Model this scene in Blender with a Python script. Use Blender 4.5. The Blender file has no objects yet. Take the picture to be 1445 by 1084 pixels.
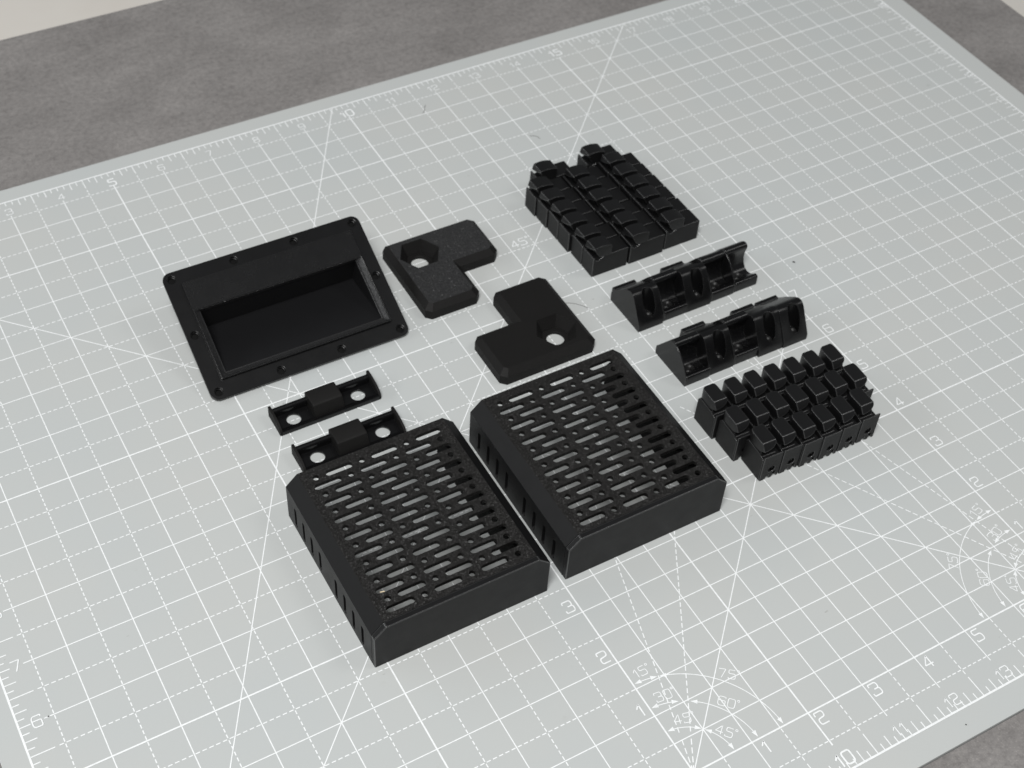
import bpy, bmesh, math, random
from mathutils import Matrix, Vector
random.seed(7)
S = bpy.context.scene
COL = S.collection
PI = math.pi
# 1 Blender unit = 1 inch
S.unit_settings.scale_length = 0.0254

# ---------------------------------------------------------------- camera
cam = bpy.data.cameras.new("camera")
cam_ob = bpy.data.objects.new("camera", cam); COL.objects.link(cam_ob)
Rcv = Matrix(((0.8700126679859244, -0.4906255138963927, 0.04862676894187354),
              (-0.3341860698438928, -0.659352615869027, -0.6734788776692006),
              (0.3624881077581975, 0.5696847663911805, -0.7376053407298491)))
Rw = Rcv.transposed() @ Matrix(((1, 0, 0), (0, -1, 0), (0, 0, -1)))
cam_ob.matrix_world = Matrix.Translation((0.30124569, -5.64788007, 18.39391955)) @ Rw.to_4x4()
cam.sensor_width = 36.0
cam.lens = 2035.1995 * 36.0 / 1445.0
cam.clip_start = 0.5; cam.clip_end = 600
cam.dof.use_dof = True
cam.dof.focus_distance = 20.6
cam.dof.aperture_fstop = 0.60
S.camera = cam_ob

# ---------------------------------------------------------------- world + lamps
W = bpy.data.worlds.new("World"); S.world = W; W.use_nodes = True
bg = W.node_tree.nodes["Background"]
bg.inputs[0].default_value = (0.93, 0.97, 1.0, 1); bg.inputs[1].default_value = 0.12

def area(name, loc, target, sx, sy, power, col):
    l = bpy.data.lights.new(name, 'AREA'); l.shape = 'RECTANGLE'; l.size = sx; l.size_y = sy
    l.energy = power; l.color = col
    o = bpy.data.objects.new(name, l); COL.objects.link(o)
    o.location = loc
    o.rotation_euler = (Vector(target) - Vector(loc)).to_track_quat('-Z', 'Y').to_euler()
    return o
area("key_softbox", (-16, -20, 68), (9, 8, 0), 26, 26, 60500, (1.0, 0.997, 0.988))
area("left_window", (-58, 48, 42), (9, 9, 2), 100, 14, 20000, (0.97, 0.99, 1.0))
area("right_lamp", (58, -17, 76), (11, 7, 0), 26, 26, 10000, (1.0, 0.995, 0.98))
S.view_settings.view_transform = 'Standard'; S.view_settings.look = 'None'
S.view_settings.exposure = 0.0; S.view_settings.gamma = 1.0

# ---------------------------------------------------------------- materials
def new_mat(name, col, rough=0.5, spec=0.5):
    m = bpy.data.materials.new(name); m.use_nodes = True
    b = m.node_tree.nodes["Principled BSDF"]
    b.inputs["Base Color"].default_value = (*col, 1); b.inputs["Roughness"].default_value = rough
    b.inputs["Specular IOR Level"].default_value = spec
    return m, m.node_tree, b

def noise(nt, scale, detail=4, rough=0.6, vec=None):
    n = nt.nodes.new("ShaderNodeTexNoise"); n.inputs["Scale"].default_value = scale
    n.inputs["Detail"].default_value = detail; n.inputs["Roughness"].default_value = rough
    if vec is not None: nt.links.new(vec, n.inputs["Vector"])
    return n

def ramp(nt, inp, stops):
    r = nt.nodes.new("ShaderNodeValToRGB")
    while len(r.color_ramp.elements) < len(stops): r.color_ramp.elements.new(0.5)
    for e, (p, c) in zip(r.color_ramp.elements, stops):
        e.position = p; e.color = (*c, 1) if len(c) == 3 else c
    nt.links.new(inp, r.inputs[0]); return r

def coords(nt, kind="Object", scale=(1, 1, 1), rot=(0, 0, 0)):
    t = nt.nodes.new("ShaderNodeTexCoord"); mp = nt.nodes.new("ShaderNodeMapping")
    mp.inputs["Scale"].default_value = scale; mp.inputs["Rotation"].default_value = rot
    nt.links.new(t.outputs[kind], mp.inputs["Vector"]); return mp.outputs["Vector"]

def bump(nt, b, height, strength, dist):
    n = nt.nodes.new("ShaderNodeBump"); n.inputs["Strength"].default_value = strength
    n.inputs["Distance"].default_value = dist
    nt.links.new(height, n.inputs["Height"]); nt.links.new(n.outputs[0], b.inputs["Normal"]); return n

def glint(nt, b, scale, amount, v):
    """random little facets, like a part printed on a textured plate"""
    vo = nt.nodes.new("ShaderNodeTexVoronoi"); vo.inputs["Scale"].default_value = scale; nt.links.new(v, vo.inputs["Vector"])
    sub = nt.nodes.new("ShaderNodeVectorMath"); sub.operation = 'SUBTRACT'; sub.inputs[1].default_value = (0.5, 0.5, 0.5)
    sc_ = nt.nodes.new("ShaderNodeVectorMath"); sc_.operation = 'SCALE'; sc_.inputs[3].default_value = amount
    ad = nt.nodes.new("ShaderNodeVectorMath"); ad.operation = 'ADD'
    nm = nt.nodes.new("ShaderNodeVectorMath"); nm.operation = 'NORMALIZE'
    ge = nt.nodes.new("ShaderNodeNewGeometry")
    nt.links.new(vo.outputs["Color"], sub.inputs[0]); nt.links.new(sub.outputs[0], sc_.inputs[0])
    nt.links.new(sc_.outputs[0], ad.inputs[0]); nt.links.new(ge.outputs["Normal"], ad.inputs[1])
    nt.links.new(ad.outputs[0], nm.inputs[0]); nt.links.new(nm.outputs[0], b.inputs["Normal"])

def plastic(name, base, rough, scale, strength, dist, rvar=0.04, layers=0.0, spec=0.40, dust=0.69, facets=None):
    m, nt, b = new_mat(name, base, rough, spec)
    v = coords(nt)
    n = noise(nt, scale, 3, 0.6, v)
    n2 = noise(nt, 3.0, 4, 0.6, v)
    r = ramp(nt, n2.outputs["Fac"], [(0.3, (rough - rvar,) * 3), (0.75, (rough + rvar,) * 3)])
    nt.links.new(r.outputs[0], b.inputs["Roughness"])
    # faint dust and handling marks
    n3 = noise(nt, 55, 2, 0.5, v)
    dr = ramp(nt, n3.outputs["Fac"], [(0.0, base), (dust, base), (dust + 0.10, tuple(c * 3.2 for c in base))])
    h = n.outputs["Fac"]
    if layers > 0:
        w = nt.nodes.new("ShaderNodeTexWave"); w.bands_direction = 'Z'; w.inputs["Scale"].default_value = 40
        w.inputs["Distortion"].default_value = 0.4; nt.links.new(v, w.inputs["Vector"])
        mx = nt.nodes.new("ShaderNodeMath"); mx.operation = 'MULTIPLY_ADD'; mx.inputs[1].default_value = layers
        nt.links.new(w.outputs["Fac"], mx.inputs[0]); nt.links.new(h, mx.inputs[2]); h = mx.outputs[0]
    if facets: glint(nt, b, facets[0], facets[1], v)
    else: bump(nt, b, h, strength, dist)
    return m

BLK = (0.0062, 0.0062, 0.0065)
M_wall = plastic("black_plastic_wall", BLK, 0.50, 60, 0.15, 0.004, layers=0.4, spec=0.26)
M_top = plastic("black_plastic_textured_top", (0.0080, 0.0074, 0.0069), 0.54, 62, 0.9, 0.03, dust=0.60, facets=(52, 0.55))
M_smooth = plastic("black_plastic_smooth", (0.0055, 0.0055, 0.0058), 0.29, 40, 0.10, 0.004, rvar=0.02, spec=0.30, dust=0.76)
M_cap = plastic("black_plastic_cap", (0.0070, 0.0070, 0.0073), 0.36, 90, 0.25, 0.006, spec=0.36)
M_spark = plastic("black_plastic_sparkle", (0.024, 0.024, 0.0245), 0.40, 34, 1.0, 0.09, dust=0.60, facets=(50, 0.72))
M_frame = plastic("black_plastic_frame", (0.0055, 0.0055, 0.0058), 0.27, 60, 0.35, 0.006, rvar=0.015, spec=0.42, dust=0.78)
M_rim = plastic("black_plastic_rim", (0.020, 0.020, 0.0205), 0.34, 60, 0.5, 0.01, spec=0.5, dust=0.66, facets=(60, 0.30))
M_bowl = plastic("black_plastic_bowl", (0.0085, 0.0085, 0.0092), 0.40, 60, 0.2, 0.004, rvar=0.02, spec=0.36, dust=0.8)
M_matte = plastic("black_plastic_matte", (0.0050, 0.0046, 0.0043), 0.66, 60, 0.45, 0.012, spec=0.25)
M_gloss = plastic("black_plastic_gloss", (0.005, 0.005, 0.0053), 0.22, 60, 0.25, 0.006)
M_edge = plastic("black_plastic_worn_edge_highlight", (0.034, 0.034, 0.0345), 0.17, 120, 0.5, 0.004, rvar=0.08, spec=0.8, dust=0.52)  # edge wear plus painted highlights: bevels get a paler colour
M_deep = new_mat("black_plastic_inside_shade", (0.0035, 0.0035, 0.0035), 0.7, 0.12)[0]  # darker copy of the plastic, shade of holes and cavity in its colour
M_screw = new_mat("black_screw", (0.010, 0.010, 0.010), 0.42, 0.35)[0]

# mat
M_mat, nt, b = new_mat("cutting_mat_grey", (0.47, 0.48, 0.47), 0.5, 0.35)
v = coords(nt)
n1 = noise(nt, 0.35, 3, 0.5, v); n2 = noise(nt, 2.4, 6, 0.7, v)
r1 = ramp(nt, n1.outputs["Fac"], [(0.3, (0.462, 0.483, 0.480)), (0.7, (0.478, 0.488, 0.476))])
r2 = ramp(nt, n2.outputs["Fac"], [(0.0, (1, 1, 1)), (0.66, (1, 1, 1)), (0.80, (0.90, 0.89, 0.87))])
mix = nt.nodes.new("ShaderNodeMix"); mix.data_type = 'RGBA'; mix.blend_type = 'MULTIPLY'; mix.inputs[0].default_value = 1
nt.links.new(r1.outputs[0], mix.inputs[6]); nt.links.new(r2.outputs[0], mix.inputs[7])
# small dark scuffs
vs = coords(nt, scale=(1.0, 2.6, 1.0), rot=(0, 0, 0.6))
n4 = noise(nt, 3.4, 2, 0.5, vs)
r4 = ramp(nt, n4.outputs["Fac"], [(0.0, (1, 1, 1)), (0.765, (1, 1, 1)), (0.80, (0.72, 0.71, 0.69))])
mix2 = nt.nodes.new("ShaderNodeMix"); mix2.data_type = 'RGBA'; mix2.blend_type = 'MULTIPLY'; mix2.inputs[0].default_value = 1
nt.links.new(mix.outputs[2], mix2.inputs[6]); nt.links.new(r4.outputs[0], mix2.inputs[7])
nt.links.new(mix2.outputs[2], b.inputs["Base Color"])
nb = noise(nt, 90, 2, 0.5, v); bump(nt, b, nb.outputs["Fac"], 0.08, 0.004)
M_matedge = new_mat("cutting_mat_core", (0.30, 0.31, 0.31), 0.6, 0.3)[0]
M_ink, nt, b = new_mat("white_print", (0.80, 0.815, 0.82), 0.5, 0.3)
v = coords(nt); n1 = noise(nt, 14, 4, 0.6, v)
r1 = ramp(nt, n1.outputs["Fac"], [(0.25, (0.70, 0.72, 0.72)), (0.55, (0.82, 0.835, 0.84))])
nt.links.new(r1.outputs[0], b.inputs["Base Color"])

# table: grey-brown concrete look laminate
M_tab, nt, b = new_mat("concrete_laminate", (0.2, 0.185, 0.178), 0.62, 0.3)
va = coords(nt, scale=(0.55, 0.95, 1), rot=(0, 0, 0.3)); v = coords(nt)
na = noise(nt, 0.8, 8, 0.72, va); nb_ = noise(nt, 9, 5, 0.75, v); nc = noise(nt, 34, 2, 0.6, v)
ra = ramp(nt, na.outputs["Fac"], [(0.25, (0.165, 0.156, 0.151)), (0.75, (0.262, 0.249, 0.241))])
rb = ramp(nt, nb_.outputs["Fac"], [(0.25, (0.70, 0.69, 0.69)), (0.5, (1, 1, 1)), (0.8, (1.28, 1.27, 1.26))])
rc = ramp(nt, nc.outputs["Fac"], [(0.0, (0.62, 0.62, 0.62)), (0.30, (0.92, 0.92, 0.92)), (0.62, (1.0, 1.0, 1.0)), (0.78, (1.5, 1.48, 1.45))])
m1 = nt.nodes.new("ShaderNodeMix"); m1.data_type = 'RGBA'; m1.blend_type = 'MULTIPLY'; m1.inputs[0].default_value = 1
m2 = nt.nodes.new("ShaderNodeMix"); m2.data_type = 'RGBA'; m2.blend_type = 'MULTIPLY'; m2.inputs[0].default_value = 1
nt.links.new(ra.outputs[0], m1.inputs[6]); nt.links.new(rb.outputs[0], m1.inputs[7])
nt.links.new(m1.outputs[2], m2.inputs[6]); nt.links.new(rc.outputs[0], m2.inputs[7])
nt.links.new(m2.outputs[2], b.inputs["Base Color"])
bump(nt, b, nb_.outputs["Fac"], 0.15, 0.02)
M_floor, nt, b = new_mat("pale_floor", (0.85, 0.8, 0.72), 0.6, 0.3)
v = coords(nt); n1 = noise(nt, 0.12, 4, 0.6, v)
r1 = ramp(nt, n1.outputs["Fac"], [(0.3, (0.84, 0.79, 0.725)), (0.7, (0.90, 0.86, 0.80))]); nt.links.new(r1.outputs[0], b.inputs["Base Color"])

# ---------------------------------------------------------------- mesh helpers
def link(name, me, mat, parent=None, loc=(0, 0, 0)):
    o = bpy.data.objects.new(name, me); COL.objects.link(o)
    if mat is not None:
        if not me.materials: me.materials.append(mat)
        else:
            me.materials[0] = mat
            if len(me.materials) > 1 and (mat == M_matte or not mat.name.startswith("black_plastic")): me.materials[1] = mat
    o.location = loc
    if parent is not None: o.parent = parent
    return o

def thing(name, label, cat, loc=(0, 0, 0), rot=(0, 0, 0), group=None):
    o = bpy.data.objects.new(name, None); COL.objects.link(o)
    o.empty_display_size = 0.2
    o.location = loc; o.rotation_euler = rot; o["label"] = label; o["category"] = cat
    if group: o["group"] = group
    return o

def tag(o, label, cat, group=None):
    o["label"] = label; o["category"] = cat
    if group: o["group"] = group
    return o

def bake(name, me, mods):
    """apply modifiers, return a plain mesh"""
    me.materials.clear(); me.materials.append(M_wall); me.materials.append(M_edge)
    o = bpy.data.objects.new("tmp", me); COL.objects.link(o)
    me.polygons.foreach_set("use_smooth", [True] * len(me.polygons))
    for f in mods: f(o)
    dg = bpy.context.evaluated_depsgraph_get(); dg.update()
    r = bpy.data.meshes.new_from_object(o.evaluated_get(dg))
    r.name = name
    r["hardened"] = 1
    bpy.data.objects.remove(o)
    return r

def bev(width, seg=2, ang=35):
    def f(o):
        m = o.modifiers.new("bevel", 'BEVEL'); m.width = width; m.segments = seg
        m.material = 1; m.limit_method = 'ANGLE'; m.angle_limit = math.radians(ang); m.harden_normals = True
    return f

def boolean(cutter_me):
    c = bpy.data.objects.new("cut", cutter_me); COL.objects.link(c); c.hide_render = True
    def f(o):
        m = o.modifiers.new("bool", 'BOOLEAN'); m.operation = 'DIFFERENCE'; m.object = c; m.solver = 'EXACT'
    f.cutter = c
    return f

def smooth(me, deg=35):
    if "hardened" in me: return me
    me.polygons.foreach_set("use_smooth", [True] * len(me.polygons))
    me.set_sharp_from_angle(angle=math.radians(deg))
    return me

def mesh_bm(name, bm):
    bmesh.ops.recalc_face_normals(bm, faces=bm.faces)
    me = bpy.data.meshes.new(name); bm.to_mesh(me); bm.free(); return me

def box_bm(bm, x0, x1, y0, y1, z0, z1):
    vs = [bm.verts.new(p) for p in ((x0, y0, z0), (x1, y0, z0), (x1, y1, z0), (x0, y1, z0),
                                    (x0, y0, z1), (x1, y0, z1), (x1, y1, z1), (x0, y1, z1))]
    for f in ((0, 3, 2, 1), (4, 5, 6, 7), (0, 1, 5, 4), (1, 2, 6, 5), (2, 3, 7, 6), (3, 0, 4, 7)):
        bm.faces.new([vs[i] for i in f])

def box_me(*a):
    bm = bmesh.new(); box_bm(bm, *a); return mesh_bm("box", bm)

def prism(pts, a0, a1, axis):
    """closed 2D outline extruded along an axis. axis 'x': pts=(y,z); 'y': pts=(x,z); 'z': pts=(x,y)"""
    bm = bmesh.new()
    def P(p, a):
        return {'x': (a, p[0], p[1]), 'y': (p[0], a, p[1]), 'z': (p[0], p[1], a)}[axis]
    A = [bm.verts.new(P(p, a0)) for p in pts]; B = [bm.verts.new(P(p, a1)) for p in pts]
    n = len(pts)
    bm.faces.new(A); bm.faces.new(B[::-1])
    for i in range(n): bm.faces.new((A[i], A[(i + 1) % n], B[(i + 1) % n], B[i]))
    return mesh_bm("prism", bm)

def circle(cx, cy, r, n=20, ry=None, a0=0.0):
    ry = r if ry is None else ry
    return [(cx + r * math.cos(a0 + 2 * PI * i / n), cy + ry * math.sin(a0 + 2 * PI * i / n)) for i in range(n)]

def stadium(cx, cy, L, w, n=6):
    h = L / 2 - w / 2; r = w / 2
    return [(cx + h + r * math.cos(-PI / 2 + PI * i / n), cy + r * math.sin(-PI / 2 + PI * i / n)) for i in range(n + 1)] + \
           [(cx - h + r * math.cos(PI / 2 + PI * i / n), cy + r * math.sin(PI / 2 + PI * i / n)) for i in range(n + 1)]

def rrect(x0, x1, y0, y1, r, n=6):
    pts = []
    for cx, cy, a in ((x1 - r, y0 + r, -PI / 2), (x1 - r, y1 - r, 0), (x0 + r, y1 - r, PI / 2), (x0 + r, y0 + r, PI)):
        for i in range(n + 1):
            t = a + PI / 2 * i / n; pts.append((cx + r * math.cos(t), cy + r * math.sin(t)))
    return pts

def plate(name, outline, holes, thick, bevel=0.0, bres=1):
    """flat plate with real holes, z from 0 to thick (filled 2D curve, extruded)"""
    cu = bpy.data.curves.new("tmp", 'CURVE'); cu.dimensions = '2D'; cu.fill_mode = 'BOTH'
    for pts in [outline] + list(holes):
        s = cu.splines.new('POLY'); s.points.add(len(pts) - 1); s.use_cyclic_u = True
        for q, p in zip(s.points, pts): q.co = (p[0], p[1], 0, 1)
    cu.extrude = thick / 2 - bevel; cu.bevel_depth = bevel; cu.bevel_resolution = bres
    cu.offset = -bevel
    o = bpy.data.objects.new("tmp", cu); COL.objects.link(o)
    dg = bpy.context.evaluated_depsgraph_get(); dg.update()
    me = bpy.data.meshes.new_from_object(o.evaluated_get(dg)); me.name = name
    bpy.data.objects.remove(o); bpy.data.curves.remove(cu)
    for vtx in me.vertices: vtx.co.z += thick / 2
    bm = bmesh.new(); bm.from_mesh(me)
    bmesh.ops.remove_doubles(bm, verts=bm.verts, dist=1e-5)
    bmesh.ops.recalc_face_normals(bm, faces=bm.faces); bm.to_mesh(me); bm.free()
    return me

def copy_thing(root, label):
    c = root.copy(); COL.objects.link(c); c["label"] = label
    for ch in list(root.children):
        d = ch.copy(); COL.objects.link(d); d.parent = c
        for g in list(ch.children):
            e = g.copy(); COL.objects.link(e); e.parent = d
    return c

# ---------------------------------------------------------------- floor + table
ZT = -0.12
fl = link("floor", box_me(-150, 180, -120, 190, -16.5, -15.5), M_floor); fl["kind"] = "structure"
tm = bake("table_top", box_me(-45, 25.84, -40, 22.45, ZT - 1.0, ZT), [bev(0.05, 2)])
tb = tag(link("table", tm, M_tab), "dark grey concrete-look table top carrying the cutting mat", "table")

# ---------------------------------------------------------------- cutting mat
mat_t = thing("cutting_mat", "large light grey cutting mat printed with a white inch grid", "cutting mat", (0, 0, 0))
MX0, MX1, MY0, MY1 = -0.37, 23.50, -0.43, 17.38
mm = plate("mat_sheet", rrect(MX0, MX1, MY0, MY1, 0.25), [], 0.055, 0.008)
for vtx in mm.vertices: vtx.co.z -= 0.055
link("mat_sheet", smooth(mm, 8), M_mat, mat_t)
mm = plate("mat_backing", rrect(MX0 + 0.004, MX1 - 0.004, MY0 + 0.004, MY1 - 0.004, 0.25), [], 0.063, 0.006)
for vtx in mm.vertices: vtx.co.z -= 0.1185
link("mat_backing", smooth(mm), M_matedge, mat_t)

class Ink:
    def __init__(s): s.v = []; s.f = []
    def quad(s, a, b_, c, d, z):
        i = len(s.v); s.v += [(p[0], p[1], z) for p in (a, b_, c, d)]; s.f.append((i, i + 1, i + 2, i + 3))
    def seg(s, p, q, w, z):
        dx, dy = q[0] - p[0], q[1] - p[1]; L = math.hypot(dx, dy)
        if L < 1e-6: return
        nx, ny = -dy / L * w / 2, dx / L * w / 2
        s.quad((p[0] - nx, p[1] - ny), (q[0] - nx, q[1] - ny), (q[0] + nx, q[1] + ny), (p[0] + nx, p[1] + ny), z)
    def dash(s, p, q, w, z, per=0.1, on=0.064):
        L = math.hypot(q[0] - p[0], q[1] - p[1]); n = max(1, round(L / per)); st = 1 / n
        for k in range(n):
            a = (k + 0.5) * st - on / per * st / 2; e = (k + 0.5) * st + on / per * st / 2
            s.seg((p[0] + (q[0] - p[0]) * a, p[1] + (q[1] - p[1]) * a), (p[0] + (q[0] - p[0]) * e, p[1] + (q[1] - p[1]) * e), w, z)
    def strip(s, pts, w, z, closed=False):
        n = len(pts); L = []; R = []
        for i in range(n):
            a = pts[i - 1] if (i > 0 or closed) else pts[i]; c = pts[(i + 1) % n] if (i < n - 1 or closed) else pts[i]
            p = pts[i]
            d1 = Vector((p[0] - a[0], p[1] - a[1])); d2 = Vector((c[0] - p[0], c[1] - p[1]))
            if d1.length < 1e-7: d1 = d2.copy()
            if d2.length < 1e-7: d2 = d1.copy()
            d1.normalize(); d2.normalize(); t = d1 + d2
            t = d1 if t.length < 1e-6 else t.normalized()
            k = max(0.4, t.dot(d1)); nn = Vector((-t.y, t.x)) * (w / 2 / k)
            L.append((p[0] + nn.x, p[1] + nn.y)); R.append((p[0] - nn.x, p[1] - nn.y))
        for i in range(n if closed else n - 1):
            j = (i + 1) % n; s.quad(R[i], R[j], L[j], L[i], z)
    def tri(s, a, b_, c, z):
        i = len(s.v); s.v += [(p[0], p[1], z) for p in (a, b_, c)]; s.f.append((i, i + 1, i + 2))
    def mesh(s, name):
        me = bpy.data.meshes.new(name); me.from_pydata(s.v, [], s.f); me.update(); return me

TH, BO, RU = 0.0166, 0.0245, 0.031
gx, gy, gb = Ink(), Ink(), Ink()
def inbox(x, y): return 8 < x < 15 and 1 < y < 8
# lines of constant X
for k in range(1, 46):
    x = k / 2
    whole = k % 2 == 0; bold = whole and k % 10 == 0
    lo, hi = (0.42, 16.585) if whole else (0.36, 16.74)
    if x in (8, 15):
        gx.seg((x, lo), (x, 1), TH, .0012); gb.seg((x, 1), (x, 8 if x == 8 else 16.5), BO, .0030)
        if x == 8: gx.seg((x, 8), (x, hi), TH, .0012)
        continue
    if bold: gb.seg((x, lo), (x, hi), BO, .0030); continue
    if whole: gx.seg((x, lo), (x, hi), TH, .0012); continue
    gx.seg((x, 0), (x, lo), TH, .0012); gx.seg((x, hi), (x, 17), TH, .0012)
    for j in range(0, 34):
        y0, y1 = j / 2, j / 2 + 0.5
        if j == 0: y0 = lo + 0.04
        if j == 33: y1 = hi - 0.04
        if inbox(x, (y0 + y1) / 2): gx.seg((x, y0), (x, y1), TH, .0012)
        else: gx.dash((x, y0), (x, y1), TH, .0012)
# lines of constant Y
for k in range(1, 34):
    y = k / 2
    whole = k % 2 == 0; bold = whole and k % 10 == 0
    lo, hi = (0.36, 22.78) if whole else (0.36, 22.64)
    if bold: gb.seg((lo, y), (hi, y), BO, .0036); continue
    if y == 1:
        gy.seg((lo, y), (8, y), TH, .0020); gb.seg((8, y), (15, y), BO, .0036); gy.seg((15, y), (hi, y), TH, .0020); continue
    if whole: gy.seg((lo, y), (hi, y), TH, .0020); continue
    gy.seg((0, y), (lo, y), TH, .0020); gy.seg((hi, y), (23, y), TH, .0020)
    for j in range(0, 46):
        x0, x1 = j / 2, j / 2 + 0.5
        if j == 0: x0 = lo + 0.04
        if j == 45: x1 = hi - 0.04
        if inbox((x0 + x1) / 2, y): gy.seg((x0, y), (x1, y), TH, .0020)
        else: gy.dash((x0, y), (x1, y), TH, .0020)
link("printed_grid", gx.mesh("printed_grid"), M_ink, mat_t)
link("printed_grid", gy.mesh("printed_grid"), M_ink, mat_t)
link("bold_grid_lines", gb.mesh("bold_grid_lines"), M_ink, mat_t)
# ruler frame and ticks
rk = Ink()
rk.strip([(0, 0), (23, 0), (23, 17), (0, 17)], RU, .0044, True)
for k in range(1, 23 * 8):
    if k % 4 == 0 and k % 8: continue
    L = 0.17 if k % 8 == 0 else (0.19 if k % 2 == 0 else 0.115); x = k / 8
    if k % 8 == 0: L = 0.11
    rk.seg((x, 0.016), (x, L), TH, .0016); rk.seg((x, 17 - 0.016), (x, 17 - L), TH, .0016)
for k in range(1, 17 * 8):
    if k % 4 == 0 and k % 8: continue
    L = 0.165 if k % 8 == 0 else (0.185 if k % 2 == 0 else 0.115); y = k / 8
    rk.seg((0.016, y), (L, y), TH, .0016); rk.seg((23 - 0.016, y), (23 - L, y), TH, .0016)
link("ruler_ticks", rk.mesh("ruler_ticks"), M_ink, mat_t)
# angle guides
ag = Ink()
ag.seg((0.02, 0.02), (16.98, 16.98), TH, .0026)
ag.seg((0.02, 0.0346), (9.81, 16.99), TH, .0028)
ag.seg((8, 1), (15, 8), TH, .0026); ag.seg((15, 1), (0.02, 15.98), TH, .0028)
for ox, sg in ((8, 1), (15, -1)):
    for a in (15, 30):
        t = math.radians(a)
        for r0, r1 in ((0.0, 0.55), (0.62, 6.7)):
            ag.dash((ox + sg * math.sin(t) * r0, 1 + math.cos(t) * r0), (ox + sg * math.sin(t) * r1, 1 + math.cos(t) * r1), TH, .0024, 0.125, 0.085)
    def arc(r, a0, a1):
        n = 28
        pts = [(ox + sg * r * math.sin(math.radians(a0 + (a1 - a0) * i / n)), 1 + r * math.cos(math.radians(a0 + (a1 - a0) * i / n))) for i in range(n + 1)]
        ag.strip(pts[1:-1], 0.0135, .0048)
        for tip, frm in ((pts[0], pts[2]), (pts[-1], pts[-3])):
            d = Vector((tip[0] - frm[0], tip[1] - frm[1])).normalized(); nn = Vector((-d.y, d.x))
            bs = Vector(tip) - d * 0.105
            ag.tri(tip, tuple(bs + nn * 0.034), tuple(bs - nn * 0.034), .0052)
    arc(1.58, 1, 14.3); arc(1.58, 15.5, 89); arc(1.13, 1.5, 23); arc(1.13, 31.5, 88.5); arc(0.71, 2, 43.5); arc(0.71, 46.5, 88)
link("angle_guides", ag.mesh("angle_guides"), M_ink, mat_t)

# stroke numerals (squarish rounded figures)
def rounded(pts, r=0.2, n=4):
    out = [pts[0]]
    for i in range(1, len(pts) - 1):
        a, p, c = Vector(pts[i - 1]), Vector(pts[i]), Vector(pts[i + 1])
        d1 = (a - p); d2 = (c - p); rr = min(r, d1.length * 0.48, d2.length * 0.48)
        s_, e_ = p + d1.normalized() * rr, p + d2.normalized() * rr
        for k in range(n + 1):
            t = k / n; q = s_ * (1 - t) ** 2 + p * 2 * t * (1 - t) + e_ * t * t; out.append((q.x, q.y))
    out.append(pts[-1]); return out
GL = {
 '0': [([(.5, 1), (0, 1), (0, 0), (1, 0), (1, 1), (.5, 1)], .32)],
 '1': [([(.1, .66), (.52, .98), (.52, 0)], .02)],
 '2': [([(0, .72), (0, 1), (1, 1), (1, .54), (.08, .46), (.08, 0), (1.05, 0)], .30)],
 '3': [([(0, .78), (0, 1), (1, 1), (1, .52), (.42, .52)], .30), ([(.62, .52), (1.05, .52), (1.05, 0), (0, 0), (0, .22)], .30)],
 '4': [([(.78, 0), (.78, 1), (0, .26)], .06), ([(0, .26), (1.08, .26)], .06)],
 '5': [([(.95, 1), (.06, 1), (.06, .58), (1, .58), (1, 0), (0, 0), (0, .14)], .26)],
 '6': [([(1, .84), (1, 1), (0, 1), (0, 0), (1, 0), (1, .3)], .32), ([(1, .3), (1, .57), (.06, .57)], .32)],
 '7': [([(0, 1), (1, 1), (.40, 0)], .08)],
 '8': [([(.5, 1), (.05, 1), (.05, .54), (.95, .54), (.95, 1), (.5, 1)], .26), ([(.5, .50), (0, .50), (0, 0), (1, 0), (1, .50), (.5, .50)], .26)],
 '9': [([(0, .16), (0, 0), (1, 0), (1, 1), (0, 1), (0, .7)], .32), ([(0, .7), (0, .43), (.94, .43)], .32)],
}
def numeral(txt, cx, cy, h, w, rot=0.0, deg=False, name="numeral"):
    gw = h * 0.70; adv = gw + h * 0.26; ink = Ink()
    wd = [gw * (0.62 if c == '1' else 1) for c in txt]
    tot = sum(wd) + h * 0.26 * (len(txt) - 1)
    x = -tot / 2; c_, s_ = math.cos(rot), math.sin(rot)
    for ch, ww in zip(txt, wd):
        for si, (pts, rr) in enumerate(GL[ch]):
            q = [(x + px * (gw if ch != '1' else gw), -h / 2 + py * h) for px, py in rounded(pts, rr)]
            ink.strip([(cx + a * c_ - b2 * s_, cy + a * s_ + b2 * c_) for a, b2 in q], w, .0056 + si * .0008)
        x += ww + h * 0.26
    if deg:
        q = circle(x + h * 0.02, h * 0.46, h * 0.11, 10)
        ink.strip([(cx + a * c_ - b2 * s_, cy + a * s_ + b2 * c_) for a, b2 in q], w * 0.8, .0056, True)
    return link(name, ink.mesh("numeral"), M_ink, mat_t)
for n in range(1, 23):
    bigg = n % 5 == 0
    numeral(str(n), n + 0.012, 0.165 if not bigg else 0.17, 0.175 if not bigg else 0.20, 0.0165 if not bigg else 0.026)
    numeral(str(n), n, 16.70 if not bigg else 16.69, 0.165 if not bigg else 0.20, 0.0165 if not bigg else 0.030)
for n in range(1, 17):
    bigg = n % 5 == 0
    numeral(str(n), 0.255, n, 0.185, 0.018 if not bigg else 0.027)
    numeral(str(n), 22.955 - (0.07 if n > 9 else 0), n + 0.02, 0.16, 0.0165 if not bigg else 0.027)
for n in range(1, 8):
    numeral(str(n), 7.852, n + 1.175, 0.20, 0.021)
    numeral(str(n), 8 + n + 0.125, 0.85, 0.20, 0.021) if n < 7 else None
    numeral(str(n), 15.145, n + 1.145, 0.19, 0.020)
D = math.radians
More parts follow.
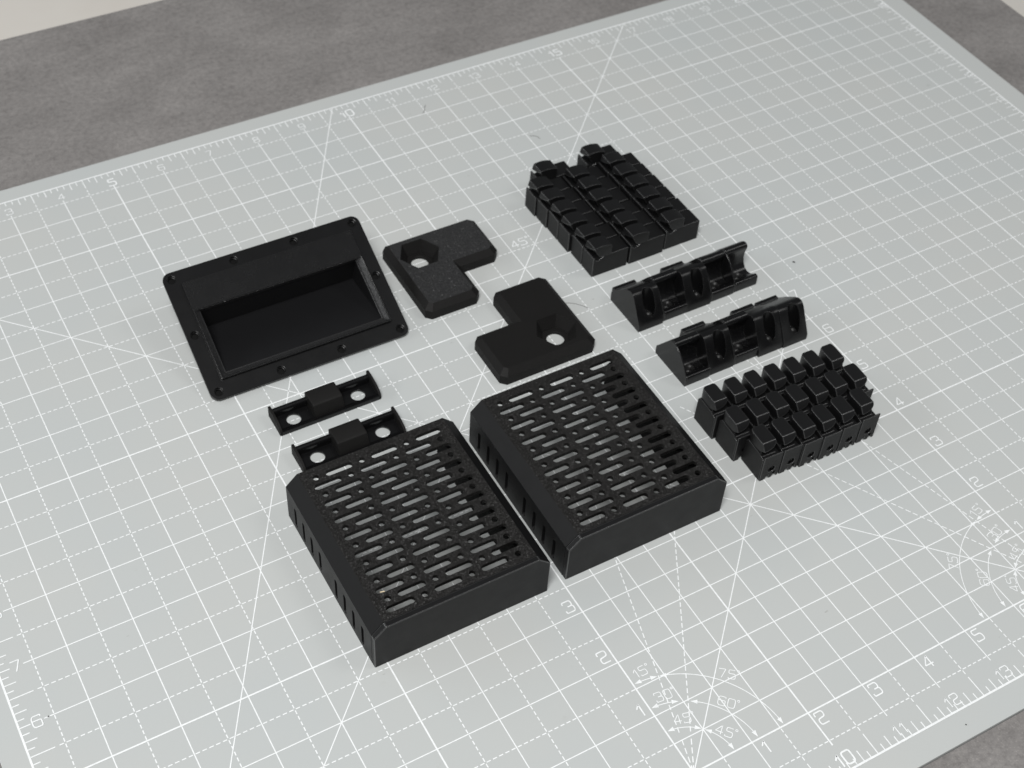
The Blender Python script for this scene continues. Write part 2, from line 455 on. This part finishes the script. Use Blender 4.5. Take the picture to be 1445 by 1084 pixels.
for t, x, y, r in (("15", 8.20, 2.715, 0), ("30", 8.29, 2.225, -7), ("45", 8.325, 1.785, -18), ("75", 9.33, 2.085, -38), ("60", 9.05, 1.70, -46), ("45", 8.755, 1.335, -50),
                   ("15", 14.715, 2.68, 15), ("30", 14.685, 2.185, 18), ("45", 14.715, 1.73, 22), ("75", 13.69, 2.05, 56), ("60", 13.92, 1.60, 62), ("45", 14.255, 1.30, 66)):
    numeral(t, x, y, 0.15, 0.0125, D(r), True, "angle_numeral")
numeral("45", 11.23, 11.66, 0.185, 0.018, 0, True, "angle_numeral")

# ---------------------------------------------------------------- grille boxes
def grille_box(label, x, y, rz=0.0, dep=3.125):
    Wd, H, ch, t = 2.92, 0.94, 0.20, 0.10
    T = thing("vented_box", label, "vented box", (x, y, 0), (0, 0, rz), "vented boxes")
    hexa = [(0, 0), (Wd, 0), (Wd, H - ch), (Wd - ch, H), (ch, H), (0, H - ch)]
    me = smooth(bake("front_wall", prism(hexa, 0, t, 'y'), [bev(0.016, 2)]), 25); link("front_wall", me, M_wall, T)
    # grille panel
    holes = []
    P = 0.775; x0 = Wd / 2 - 1.03; py = 0.178; y0 = 0.255
    for rI in range(16):
        yy = y0 + py * (15 - rI)
        if rI % 2 == 0:
            for k in range(3):
                holes.append(circle(x0 + k * P, yy, 0.052, 14)); holes.append(stadium(x0 + k * P + 0.3875, yy, 0.452, 0.114))
        else:
            for k in range(3):
                holes.append(stadium(x0 + 0.51 + k * P - 0.3875, yy, 0.452, 0.114)); holes.append(circle(x0 + 0.51 + k * P, yy, 0.052, 14))
    me = plate("grille_panel", [(ch, t), (Wd - ch, t), (Wd - ch, dep), (ch, dep)], holes, 0.072)
    for vtx in me.vertices: vtx.co.z += H - 0.072 - 0.001
    link("grille_panel", smooth(me, 30), M_top, T)
    # chamfers
    for sgn in (0, 1):
        fx = lambda a: a if sgn == 0 else Wd - a
        pts = [(fx(0.001), H - ch), (fx(ch), H - 0.0005), (fx(ch + 0.07), H - 0.074), (fx(0.1), H - ch - 0.045)]
        link("chamfer_edge", smooth(prism(pts, t, dep, 'y'), 30), M_wall, T)
        # inner rail the lid sits on
        pts = [(fx(0.102), 0.01), (fx(0.285), 0.01), (fx(0.285), 0.60), (fx(0.102), 0.70)]
        link("inner_rail", prism(pts, t + 0.001, dep - 0.004, 'y'), M_deep, T)
        # slotted side
        sl = []
        for k in range(4):
            for q in (dep / 2 + 0.285 + 0.305 * k, dep / 2 - 0.285 - 0.305 * k):
                sl.append([(b2, a) for a, b2 in stadium(0.315, q + 0.04, 0.45, 0.084)][::-1])
        me = plate("slotted_side", [(t, 0), (dep, 0), (dep, H - ch), (t, H - ch)], sl, 0.10)
        M = Matrix(((0, 0, 1, 0), (1, 0, 0, 0), (0, 1, 0, 0), (0, 0, 0, 1)))
        me.transform(M)
        if sgn == 0:
            for vtx in me.vertices: vtx.co.x = 0.001 + vtx.co.x
        else:
            for vtx in me.vertices: vtx.co.x = Wd - 0.001 - vtx.co.x
        bm = bmesh.new(); bm.from_mesh(me); bmesh.ops.recalc_face_normals(bm, faces=bm.faces); bm.to_mesh(me); bm.free()
        link("slotted_side", smooth(me, 30), M_wall, T)
    return T
grille_box("black vented box with slotted grille, nearest and touching the small bar clip", 4.80, 4.575)
grille_box("black vented box with slotted grille, behind the L-shaped plates' corner near the mat centre", 8.065, 4.62, 0.0, 3.135)

# ---------------------------------------------------------------- recessed tray
TX = 0.4308
tray = thing("recessed_pull_tray", "black flanged recessed tray with ten screw holes, tilted on the mat", "tray", (6.4708, 11.5034, 0.5933), (TX, 0, -0.009))
FW, FD = 1.845, 1.225
scr = [(-1.694, 1.085), (-.564, 1.085), (.564, 1.085), (1.694, 1.085), (1.694, 0), (1.694, -1.085), (.564, -1.085), (-.564, -1.085), (-1.694, -1.085), (-1.694, 0)]
OPN = [(-1.44, -0.78), (1.47, -0.78), (1.47, 0.40), (-1.44, 0.40)]
me = plate("flange", rrect(-FW, FW, -FD, FD, 0.15), [circle(a, b2, 0.074, 20) for a, b2 in scr] + [rrect(-1.46, 1.49, -0.80, 0.42, 0.02, 2)], 0.045, 0.008)
for vtx in me.vertices: vtx.co.z -= 0.045
link("flange", smooth(me, 12), M_smooth, tray)
me = plate("flange_base", rrect(-FW + .006, FW - .006, -FD + .006, FD - .006, 0.145), [circle(a, b2, 0.058, 16) for a, b2 in scr] + [rrect(-1.46, 1.49, -0.80, 0.42, 0.02, 2)], 0.044, 0.006)
for vtx in me.vertices: vtx.co.z -= 0.0895
link("flange_base", smooth(me, 12), M_smooth, tray)
FH = 0.065
me = plate("raised_frame", rrect(-1.575, 1.605, -0.915, 0.965, 0.03, 3), [rrect(-1.535, 1.565, -0.875, 0.40, 0.012, 2)], FH, 0.012, 1)
link("raised_frame", smooth(me, 20), M_frame, tray)
bm = bmesh.new()
def quad4(*p): bm.faces.new([bm.verts.new(q) for q in p])
zt_, zb_ = FH - 0.014, -0.03
quad4((1.57, 0.405, zt_), (1.57, -0.88, zt_), (1.475, -0.785, zb_), (1.475, 0.405, zb_))
quad4((-1.54, -0.88, zt_), (-1.54, 0.405, zt_), (-1.445, 0.405, zb_), (-1.445, -0.785, zb_))
quad4((1.57, -0.88, zt_), (-1.54, -0.88, zt_), (-1.445, -0.785, zb_), (1.475, -0.785, zb_))
quad4((-1.54, 0.402, zt_), (1.57, 0.402, zt_), (1.475, 0.402, -0.06), (-1.445, 0.402, -0.06))
me = bpy.data.meshes.new("inner_bevel"); bm.to_mesh(me); bm.free()
def sol2(o):
    m = o.modifiers.new("s", 'SOLIDIFY'); m.thickness = 0.012; m.offset = 0.0
me = bake("inner_bevel", me, [sol2]); del me["hardened"]
me.polygons.foreach_set("use_smooth", [False] * len(me.polygons))
link("inner_bevel", me, M_rim, tray)
me = plate("hole_shade_sheet", rrect(-FW + .03, FW - .03, -FD + .03, FD - .03, 0.13), [rrect(-1.50, 1.53, -0.84, 0.46, 0.02, 2)], 0.02)  # dark sheet added below the screw holes to stand in for their shade
for vtx in me.vertices: vtx.co.z -= 0.111
link("hole_shade_sheet", me, M_deep, tray)
# bowl: ramp floor, side walls, back wall
bm = bmesh.new()
a, c_, f0, b0 = -1.455, 1.485, -0.795, 0.415
v1 = [bm.verts.new(q) for q in ((a, f0, 0.0), (c_, f0, 0.0), (c_, b0, 0.0), (a, b0, 0.0), (a, f0, -0.05), (c_, f0, -0.05), (c_, 0.325, -0.69), (a, 0.325, -0.69))]
for f in ((0, 1, 5, 4), (4, 5, 6, 7), (1, 2, 6, 5), (3, 0, 4, 7), (2, 3, 7, 6)): bm.faces.new([v1[i] for i in f])
me = bpy.data.meshes.new("bowl"); bmesh.ops.recalc_face_normals(bm, faces=bm.faces); bm.to_mesh(me); bm.free()
def sol(o):
    m = o.modifiers.new("s", 'SOLIDIFY'); m.thickness = 0.10; m.offset = 1.0; m.use_even_offset = True
me = bake("bowl", me, [sol]); del me["hardened"]
cz = sum(vtx.co.z for vtx in me.vertices) / len(me.vertices)
bowl = link("bowl", smooth(me, 25), M_bowl, tray)

# ---------------------------------------------------------------- L plates
def L_plate(label, x, y, rz, mat, mat_side):
    """outer corner at local origin, arms along +x and +y"""
    T = thing("corner_plate", label, "corner plate", (x, y, 0), (0, 0, rz), "L-shaped corner plates")
    A, w, th, c = 1.93, 1.10, 0.295, 0.105
    out = [(0, 0), (A, 0), (A, w), (w, w), (w, A), (0, A)]
    def inset(d):
        return [(d, d), (A - d, d), (A - d, w - d), (w - d, w - d), (w - d, A - d), (d, A - d)]
    # cut the convex corners a little
    def chop(pts, k):
        res = []; n = len(pts)
        for i, p in enumerate(pts):
            if i == 3: res.append(p); continue
            a_, c2 = Vector(pts[i - 1]) - Vector(p), Vector(pts[(i + 1) % n]) - Vector(p)
            q1 = Vector(p) + a_.normalized() * k; q2 = Vector(p) + c2.normalized() * k
            res += [tuple(q1), tuple(q2)]
        return res
    r0 = chop(out, 0.10); r1 = chop(inset(c), 0.06)
    hexc = (0.545, 0.545)
    hx_t = [(hexc[0] + 0.40 * math.cos(k * PI / 3 + PI / 6), hexc[1] + 0.40 * math.sin(k * PI / 3 + PI / 6)) for k in range(6)]
    hx_b = [(hexc[0] + 0.265 * math.cos(k * PI / 3 + PI / 6), hexc[1] + 0.265 * math.sin(k * PI / 3 + PI / 6)) for k in range(6)]
    zb = 0.07
    hole = circle(hexc[0] + 0.0, hexc[1] + 0.0, 0.165, 24)
    # top face with hexagonal opening
    me = plate("t", r1, [hx_t], 0.002)
    bm = bmesh.new(); bm.from_mesh(me)
    for vtx in bm.verts: vtx.co.z = th
    bmesh.ops.remove_doubles(bm, verts=bm.verts, dist=1e-4)
    # remove leftover side/duplicate faces
    seen = set(); kill = []
    for f in bm.faces:
        key = tuple(sorted(vv.index for vv in f.verts))
        if f.calc_area() < 1e-6 or key in seen: kill.append(f)
        seen.add(key)
    bmesh.ops.delete(bm, geom=kill, context='FACES')
    top = mesh_bm("textured_top", bm)
    for pl in top.polygons:
        pass
    link("textured_top", top, mat, T)
    bm = bmesh.new()
    def ring(pts, z): return [bm.verts.new((p[0], p[1], z)) for p in pts]
    def bridge(r_a, r_b):
        n = len(r_a)
        for i in range(n): bm.faces.new((r_a[i], r_a[(i + 1) % n], r_b[(i + 1) % n], r_b[i]))
    base = ring(r0, 0.0); mid = ring(r0, th - c); topr = ring(r1, th)
    bridge(base, mid); bridge(mid, topr)
    side = mesh_bm("chamfered_side", bm)
    link("chamfered_side", side, mat_side, T)
    bm = bmesh.new()
    t_ = ring(hx_t, th); b_ = ring(hx_b, zb); bridge(t_, b_)
    link("nut_pocket", mesh_bm("nut_pocket", bm), mat_side, T)
    fl_ = plate("pocket_floor", hx_b, [hole], zb - 0.004)
    link("pocket_floor", fl_, mat_side, T)
    return T
L_plate("black L-shaped plate with coarse sparkling top beside the flanged tray", 8.735, 12.50, D(-90), M_spark, M_matte)
L_plate("black L-shaped plate with smooth matte top behind the far vented box", 11.085, 8.575, D(90), M_matte, M_matte)

# ---------------------------------------------------------------- bar clips
def bar_clip():
    T = thing("bar_clip", "black two-hole bar clip between the flanged tray and the other bar clip", "bar clip", (5.335, 9.265, 0), (0, 0, 0), "two-hole bar clips")
    Lx, Dp = 1.85, 0.50
    fl_ = plate("strap", [(0.04, 0.03), (Lx - 0.04, 0.03), (Lx - 0.04, Dp - 0.09), (0.04, Dp - 0.09)], [circle(0.335, 0.225, 0.125, 24), circle(1.515, 0.225, 0.125, 24)], 0.05)
    link("strap", fl_, M_gloss, T)
    prof = [(0.0, 0.0), (0.0, 0.085), (0.02, 0.11), (0.075, 0.085), (0.075, 0.0)]
    link("front_rail", smooth(prism(prof, 0.02, Lx - 0.02, 'x'), 40), M_gloss, T)
    n = 10
    prof = [(Dp - 0.11, 0.0), (Dp - 0.11, 0.12)] + [(Dp - 0.055 - 0.055 * math.cos(PI * i / n), 0.135 + 0.06 * math.sin(PI * i / n)) for i in range(n + 1)] + [(Dp, 0.0)]
    link("back_rail", smooth(prism(prof, 0.02, Lx - 0.02, 'x'), 40), M_gloss, T)
    for x0, x1 in ((0.0, 0.045), (Lx - 0.045, Lx)):
        prof = [(0.0, 0.0), (0.0, 0.11), (0.05, 0.165), (0.16, 0.215), (0.34, 0.245), (Dp - 0.01, 0.25), (Dp + 0.01, 0.235), (Dp + 0.01, 0.0)]
        link("end_plate", smooth(bake("end_plate", prism(prof, x0, x1, 'x'), [bev(0.008, 1)]), 30), M_matte, T)
    prof = [(0.035, 0.0), (0.04, 0.10), (0.14, 0.285), (0.18, 0.30), (0.47, 0.30), (0.51, 0.27), (0.515, 0.0)]
    link("centre_block", smooth(bake("centre_block", prism(prof, 0.66, 1.20, 'x'), [bev(0.018, 2)]), 30), M_matte, T)
    return T
b1 = bar_clip()
b2_ = copy_thing(b1, "black two-hole bar clip half hidden behind the nearest vented box")
b2_.location = (5.35, 8.335, 0)

# ---------------------------------------------------------------- screw rings for pockets
def lathe(prof, n=18):
    bm = bmesh.new(); rings = []
    for r, z in prof: rings.append([bm.verts.new((r * math.cos(2 * PI * i / n), r * math.sin(2 * PI * i / n), z)) for i in range(n)])
    for A_, B_ in zip(rings, rings[1:]):
        for i in range(n): bm.faces.new((A_[i], A_[(i + 1) % n], B_[(i + 1) % n], B_[i]))
    bm.faces.new(rings[-1]); 
    return mesh_bm("lathe", bm)

# ---------------------------------------------------------------- wedge pieces (two strips of five)
WX = 0.528
WPROF = [(0, 0), (0, 0.13), (0.245, 0.567), (0.258, 0.589), (0.29, 0.632), (0.335, 0.664), (0.385, 0.673), (0.44, 0.662), (0.52, 0.612), (0.74, 0.425), (0.92, 0.245), (0.95, 0.20), (0.95, 0)]
ringme = smooth(lathe([(0.105, 0.0), (0.105, 0.028), (0.092, 0.036), (0.080, 0.022), (0.068, 0.030), (0.055, 0.018), (0.046, 0.024), (0.036, 0.008), (0.01, 0.006)]), 30)
def pocket_wedge():
    T = thing("pocket_wedge", "x", "wedge block", (0, 0, 0), (0, 0, 0), "wedge blocks in two strips")
    cut = prism(circle(0.29, 0.215, 0.125, 32, 0.165), 0.11, 1.2, 'z')
    bl = boolean(cut)
    me = bake("body", prism(WPROF, 0, WX, 'x'), [bl, bev(0.008, 2, 40)])
    bpy.data.objects.remove(bl.cutter)
    link("body", smooth(me, 24), M_smooth, T)
    link("screw_socket", ringme, M_screw, T, (0.29, 0.165, 0.112))
    # raised lip along the back edge
    link("back_lip", smooth(bake("back_lip", prism([(0.90, 0.0), (0.90, 0.27), (0.985, 0.27), (0.985, 0.0)], 0.03, WX - 0.015, 'x'), [bev(0.008, 1)]), 30), M_smooth, T)
    return T
def trough_wedge():
    T = thing("trough_wedge", "x", "wedge block", (0, 0, 0), (0, 0, 0), "wedge blocks in two strips")
    prof = [(0, 0), (0.0, 0.20), (0.015, 0.222), (0.075, 0.222), (0.12, 0.175), (0.20, 0.115), (0.30, 0.085), (0.385, 0.115), (0.445, 0.19), (0.475, 0.30), (0.472, 0.42), (0.445, 0.53), (0.435, 0.58), (0.45, 0.625), (0.50, 0.648), (0.56, 0.632), (0.63, 0.575), (0.76, 0.40), (0.86, 0.22), (0.90, 0.10), (0.90, 0)]
    me = bake("body", prism(prof, 0.03, WX, 'x'), [bev(0.007, 2, 50)])
    link("body", smooth(me, 32), M_gloss, T)
    wall = [(0, 0), (0, 0.20), (0.03, 0.26), (0.12, 0.40), (0.25, 0.535), (0.36, 0.615), (0.43, 0.645), (0.50, 0.648), (0.56, 0.632), (0.63, 0.575), (0.76, 0.40), (0.88, 0.24), (0.93, 0.18), (0.93, 0)]
    link("end_wall", smooth(bake("end_wall", prism(wall, 0, 0.029, 'x'), [bev(0.006, 1, 50)]), 30), M_smooth, T)
    link("screw_socket", ringme, M_screw, T, (0.24, 0.235, 0.098))
    return T
pw, tw = pocket_wedge(), trough_wedge()
ordn = ["first", "second", "third", "fourth", "fifth", "sixth", "seventh"]
used = {}
def place(proto, label, loc, rz=0.0):
    if proto.name not in used:
        used[proto.name] = 1; o = proto; o["label"] = label
    else:
        o = copy_thing(proto, label)
    o.location = loc; o.rotation_euler = (0, 0, rz); return o
for i in range(5):
    p_ = pw if i in (0, 2) else tw
    kind = "oval pocket" if p_ is pw else "open trough"
    place(p_, "black wedge with %s, %s from left in the far strip" % (kind, ordn[i]), (11.985 + 0.535 * i, 8.62 + (0, 0.03, 0.03, 0.055, 0.07)[i], 0))
for i in range(5):
    p_ = tw if i in (0, 2) else pw
    kind = "oval pocket" if p_ is pw else "open trough"
    place(p_, "black wedge with %s, %s from left in the near strip" % (kind, ordn[i]), (11.985 + 0.528 * i, 7.14 + (0, 0.02, 0.03, -0.01, -0.03)[i], 0))

# ---------------------------------------------------------------- clips of the far block (lying down)
def cap_mesh(stations, y0, y1, n=10):
    """stations: (x, ztop, zbottom at -Y, zbottom at +Y); flat top, curved scooped underside"""
    bm = bmesh.new(); R_ = []
    for x, zt, zf, zb in stations:
        pts = [(y1, zt), (y0, zt)]
        for i in range(n + 1):
            t = i / n; e = 1 - (1 - t) ** 2 * 1.0
            k = math.sin(t * PI / 2)
            pts.append((y0 + (y1 - y0) * t, zf + (zb - zf) * k))
        R_.append([bm.verts.new((x, yy, zz)) for yy, zz in pts])
    for A_, B_ in zip(R_, R_[1:]):
        m = len(A_)
        for i in range(m): bm.faces.new((A_[i], A_[(i + 1) % m], B_[(i + 1) % m], B_[i]))
    bm.faces.new(R_[0]); bm.faces.new(R_[-1])
    return mesh_bm("cap", bm)

def lying_clip():
    T = thing("capped_clip", "x", "clip", (0, 0, 0), (0, 0, 0), "lying clips of the far block")
    prof = [(0, 0), (0, 0.462), (0.034, 0.462), (0.060, 0.39), (0.11, 0.375), (0.19, 0.42), (0.25, 0.455), (0.70, 0.458), (0.77, 0.450), (0.77, 0)]
    me = bake("body", prism(prof, 0.008, 0.379, 'y'), [bev(0.011, 1, 50)])
    link("body", smooth(me, 30), M_wall, T)
    st = [(0.012, 0.700, 0.688, 0.585), (0.05, 0.706, 0.60, 0.53), (0.09, 0.711, 0.52, 0.48), (0.14, 0.714, 0.455, 0.45), (0.17, 0.713, 0.44, 0.44), (0.23, 0.706, 0.44, 0.44), (0.31, 0.688, 0.44, 0.44), (0.385, 0.662, 0.44, 0.44)]
    cm = cap_mesh(st, 0.0075, 0.292)
    for vtx in cm.vertices:                     # the end facet leans outward at its foot
        if vtx.co.x < 0.02: vtx.co.x -= (0.70 - vtx.co.z) * 0.30
    me = bake("cap", cm, [bev(0.008, 2, 40)])
    link("cap", smooth(me, 22), M_cap, T)
    return T
lc = lying_clip()
far = [("left", [(11.979, 10.217), (11.977, 10.605), (11.93, 11.005), (11.926, 11.395), (11.905, 11.785), (11.878, 12.175), (12.195, 12.565)]),
       ("middle", [(12.795, 10.212), (12.79, 10.605), (12.745, 10.985), (12.72, 11.385), (12.725, 11.775), (12.69, 12.165)]),
       ("right", [(13.612, 10.245), (13.60, 10.635), (13.58, 11.035), (13.575, 11.425), (13.56, 11.815), (13.54, 12.205), (13.30, 12.60)])]
for cn, lst in far:
    for i, (x, y) in enumerate(lst):
        place(lc, "domed black clip, %s from near end in the %s column of the far block" % (ordn[i], cn), (x, y, 0), random.uniform(-0.006, 0.006))

# ---------------------------------------------------------------- clips of the near block (standing)
def standing_clip():
    T = thing("standing_clip", "x", "clip", (0, 0, 0), (0, 0, 0), "standing clips of the near block")
    prof = [(0.10, 0), (0.10, 0.36), (0.028, 0.43), (0.028, 0.54), (0.06, 0.50), (0.12, 0.49), (0.15, 0.52), (0.165, 0.60), (0.45, 0.60), (0.535, 0.50), (0.545, 0.0)]
    me = bake("body", prism(prof, 0.031, 0.317, 'x'), [bev(0.008, 1, 40)])
    link("body", smooth(me, 30), M_wall, T)
    link("side_cheek", smooth(bake("side_cheek", prism([(0.029, 0), (0.029, 0.50), (0.16, 0.55), (0.47, 0.56), (0.535, 0.50), (0.545, 0)], 0.003, 0.030, 'x'), [bev(0.006, 1)]), 30), M_wall, T)
    link("side_cheek", smooth(bake("side_cheek", prism([(0.029, 0), (0.029, 0.47), (0.47, 0.47), (0.53, 0.44), (0.54, 0)], 0.318, 0.374, 'x'), [bev(0.006, 1)]), 30), M_wall, T)
    # end plate with screw hole and foot notch
    out = [(0.006, 0), (0.12, 0), (0.125, 0.06), (0.165, 0.10), (0.17, 0.055), (0.185, 0.0), (0.245, 0.0), (0.262, 0.055), (0.30, 0.10), (0.315, 0.03), (0.325, 0.0), (0.372, 0), (0.372, 0.588), (0.006, 0.588)]
    me = plate("end_plate", out, [circle(0.205, 0.225, 0.068, 18)], 0.028)
    me.transform(Matrix(((1, 0, 0, 0), (0, 0, 1, 0), (0, 1, 0, 0), (0, 0, 0, 1))))
    bm = bmesh.new(); bm.from_mesh(me); bmesh.ops.recalc_face_normals(bm, faces=bm.faces); bm.to_mesh(me); bm.free()
    ep = link("end_plate", bake("end_plate", me, [bev(0.009, 1, 60)]), M_wall, T)
    bm = bmesh.new(); box_bm(bm, 0.225, 0.255, 0.03, 0.10, 0.20, 0.245)
    link("screw_head", mesh_bm("screw_head", bm), M_screw, T)
    # square cap: sections run front (facet) to back, rounded at the back left corner
    st = []
    X0, X1, ZT_, ZB_ = 0.018, 0.282, 0.785, 0.56
    for yy, k, zb in ((0.155, 0, 0.665), (0.185, 0, 0.57), (0.30, 0, 0.555), (0.42, 0, 0.555), (0.47, 0.006, 0.555), (0.51, 0.028, 0.555), (0.535, 0.07, 0.555)):
        st.append((yy, X0 + k, X1 - k * 0.35, ZT_ - k * 0.18, zb))
    bm = bmesh.new(); R_ = []
    n = 12
    for si, (yy, xa, xb, zt, zb) in enumerate(st):
        pts = [(xa, zt), (xb, zt)]
        for i in range(1, n + 1):
            t = PI / 2 * i / n
            pts.append((xa + 0.03 + (xb - xa - 0.03) * math.cos(t), zt - 0.02 - (zt - 0.02 - zb) * math.sin(t)))
        pts.append((xa, zb))
        lean = 0.80 if si == 0 else 0.0
        R_.append([bm.verts.new((px, yy - lean * (zt - pz), pz)) for px, pz in pts])
    for A_, B_ in zip(R_, R_[1:]):
        m = len(A_)
        for i in range(m): bm.faces.new((A_[i], A_[(i + 1) % m], B_[(i + 1) % m], B_[i]))
    bm.faces.new(R_[0]); bm.faces.new(R_[-1])
    me = bake("cap", mesh_bm("cap", bm), [bev(0.012, 2, 40)])
    link("cap", smooth(me, 22), M_cap, T)
    return T
sc = standing_clip()
near = [("back", [(11.715 + 0.391 * i, 5.93 - 0.025 * i) for i in range(7)]),
        ("middle", [(11.76 + 0.393 * i, 5.365 - 0.022 * i) for i in range(7)]),
        ("front", [(11.90, 4.82), (12.285, 4.80), (12.67, 4.76), (13.055, 4.735), (13.455, 4.735), (13.86, 4.735)])]
for rn, lst in near:
    for i, (x, y) in enumerate(lst):
        place(sc, "square-capped black clip, %s from left in the %s row of the near block" % (ordn[i], rn), (x, y, 0), D(-1.5) + random.uniform(-0.008, 0.008))

# ---------------------------------------------------------------- loose crumbs on the mat
def crumb(label, x, y, s, col=(0.02, 0.02, 0.02), L=1.0, rz=0.0, cat="crumb"):
    bm = bmesh.new(); bmesh.ops.create_icosphere(bm, subdivisions=1, radius=s)
    for vtx in bm.verts: vtx.co = Vector((vtx.co.x * L * random.uniform(.8, 1.2), vtx.co.y * random.uniform(.7, 1.2), vtx.co.z * 0.6))
    me = mesh_bm("plastic_crumb", bm); m = new_mat("crumb_black", col, 0.5)[0]
    o = link("plastic_crumb", me, m, None, (x, y, s * 0.5 + 0.005)); o.rotation_euler = (0, 0, rz)
    return tag(o, label, cat)
crumb("tiny black plastic crumb on open mat right of the far wedge strip", 15.66, 8.86, 0.017, L=1.8, rz=-0.9)
crumb("tiny black crumb on the mat's bottom border below the numeral twelve", 11.93, -0.235, 0.012)
crumb("tiny black crumb on the grid line beside the left numeral six", 0.42, 6.0, 0.010, L=1.6)
crumb("tiny black crumb near the mat's right edge", 21.83, 9.02, 0.015)

def fleck(label, x, y, z, col, cat="fleck"):
    bm = bmesh.new(); box_bm(bm, -0.035, 0.035, -0.006, 0.006, 0, 0.008)
    o = link("bright_fleck", mesh_bm("bright_fleck", bm), new_mat("fleck", col, 0.35)[0], None, (x, y, z)); o.rotation_euler = (0, 0, -0.25)
    return tag(o, label, cat)
fleck("tiny brass-coloured sliver on the nearest box's grille by its front left corner", 5.212, 5.142, 0.941, (0.75, 0.62, 0.42))

def hair(label, pts):
    cu = bpy.data.curves.new("hair", 'CURVE'); cu.dimensions = '3D'; cu.bevel_depth = 0.0045; cu.bevel_resolution = 1
    sp = cu.splines.new('NURBS'); sp.points.add(len(pts) - 1); sp.use_endpoint_u = True; sp.order_u = 3
    for q, p in zip(sp.points, pts): q.co = (p[0], p[1], p[2] if len(p) > 2 else 0.008, 1)
    o = bpy.data.objects.new("stray_hair", cu); COL.objects.link(o)
    dg = bpy.context.evaluated_depsgraph_get(); dg.update()
    me = bpy.data.meshes.new_from_object(o.evaluated_get(dg)); bpy.data.objects.remove(o); bpy.data.curves.remove(cu)
    return tag(link("stray_hair", me, HAIR), label, "hair")
HAIR = new_mat("hair_grey", (0.17, 0.165, 0.16), 0.5)[0]
hair("fine grey hair lying on the mat in front of the far clip block", [(11.0, 9.93), (11.22, 9.86), (11.42, 9.70), (11.50, 9.55)])
hair("short dark hair lying on the mat below the top ruler's ten", [(11.42, 16.02), (11.50, 16.08), (11.54, 16.2), (11.60, 16.24)])
hair("short dark fibre lying on the mat left of the far clip block", [(13.05, 14.40), (13.14, 14.36), (13.20, 14.28), (13.18, 14.22)])
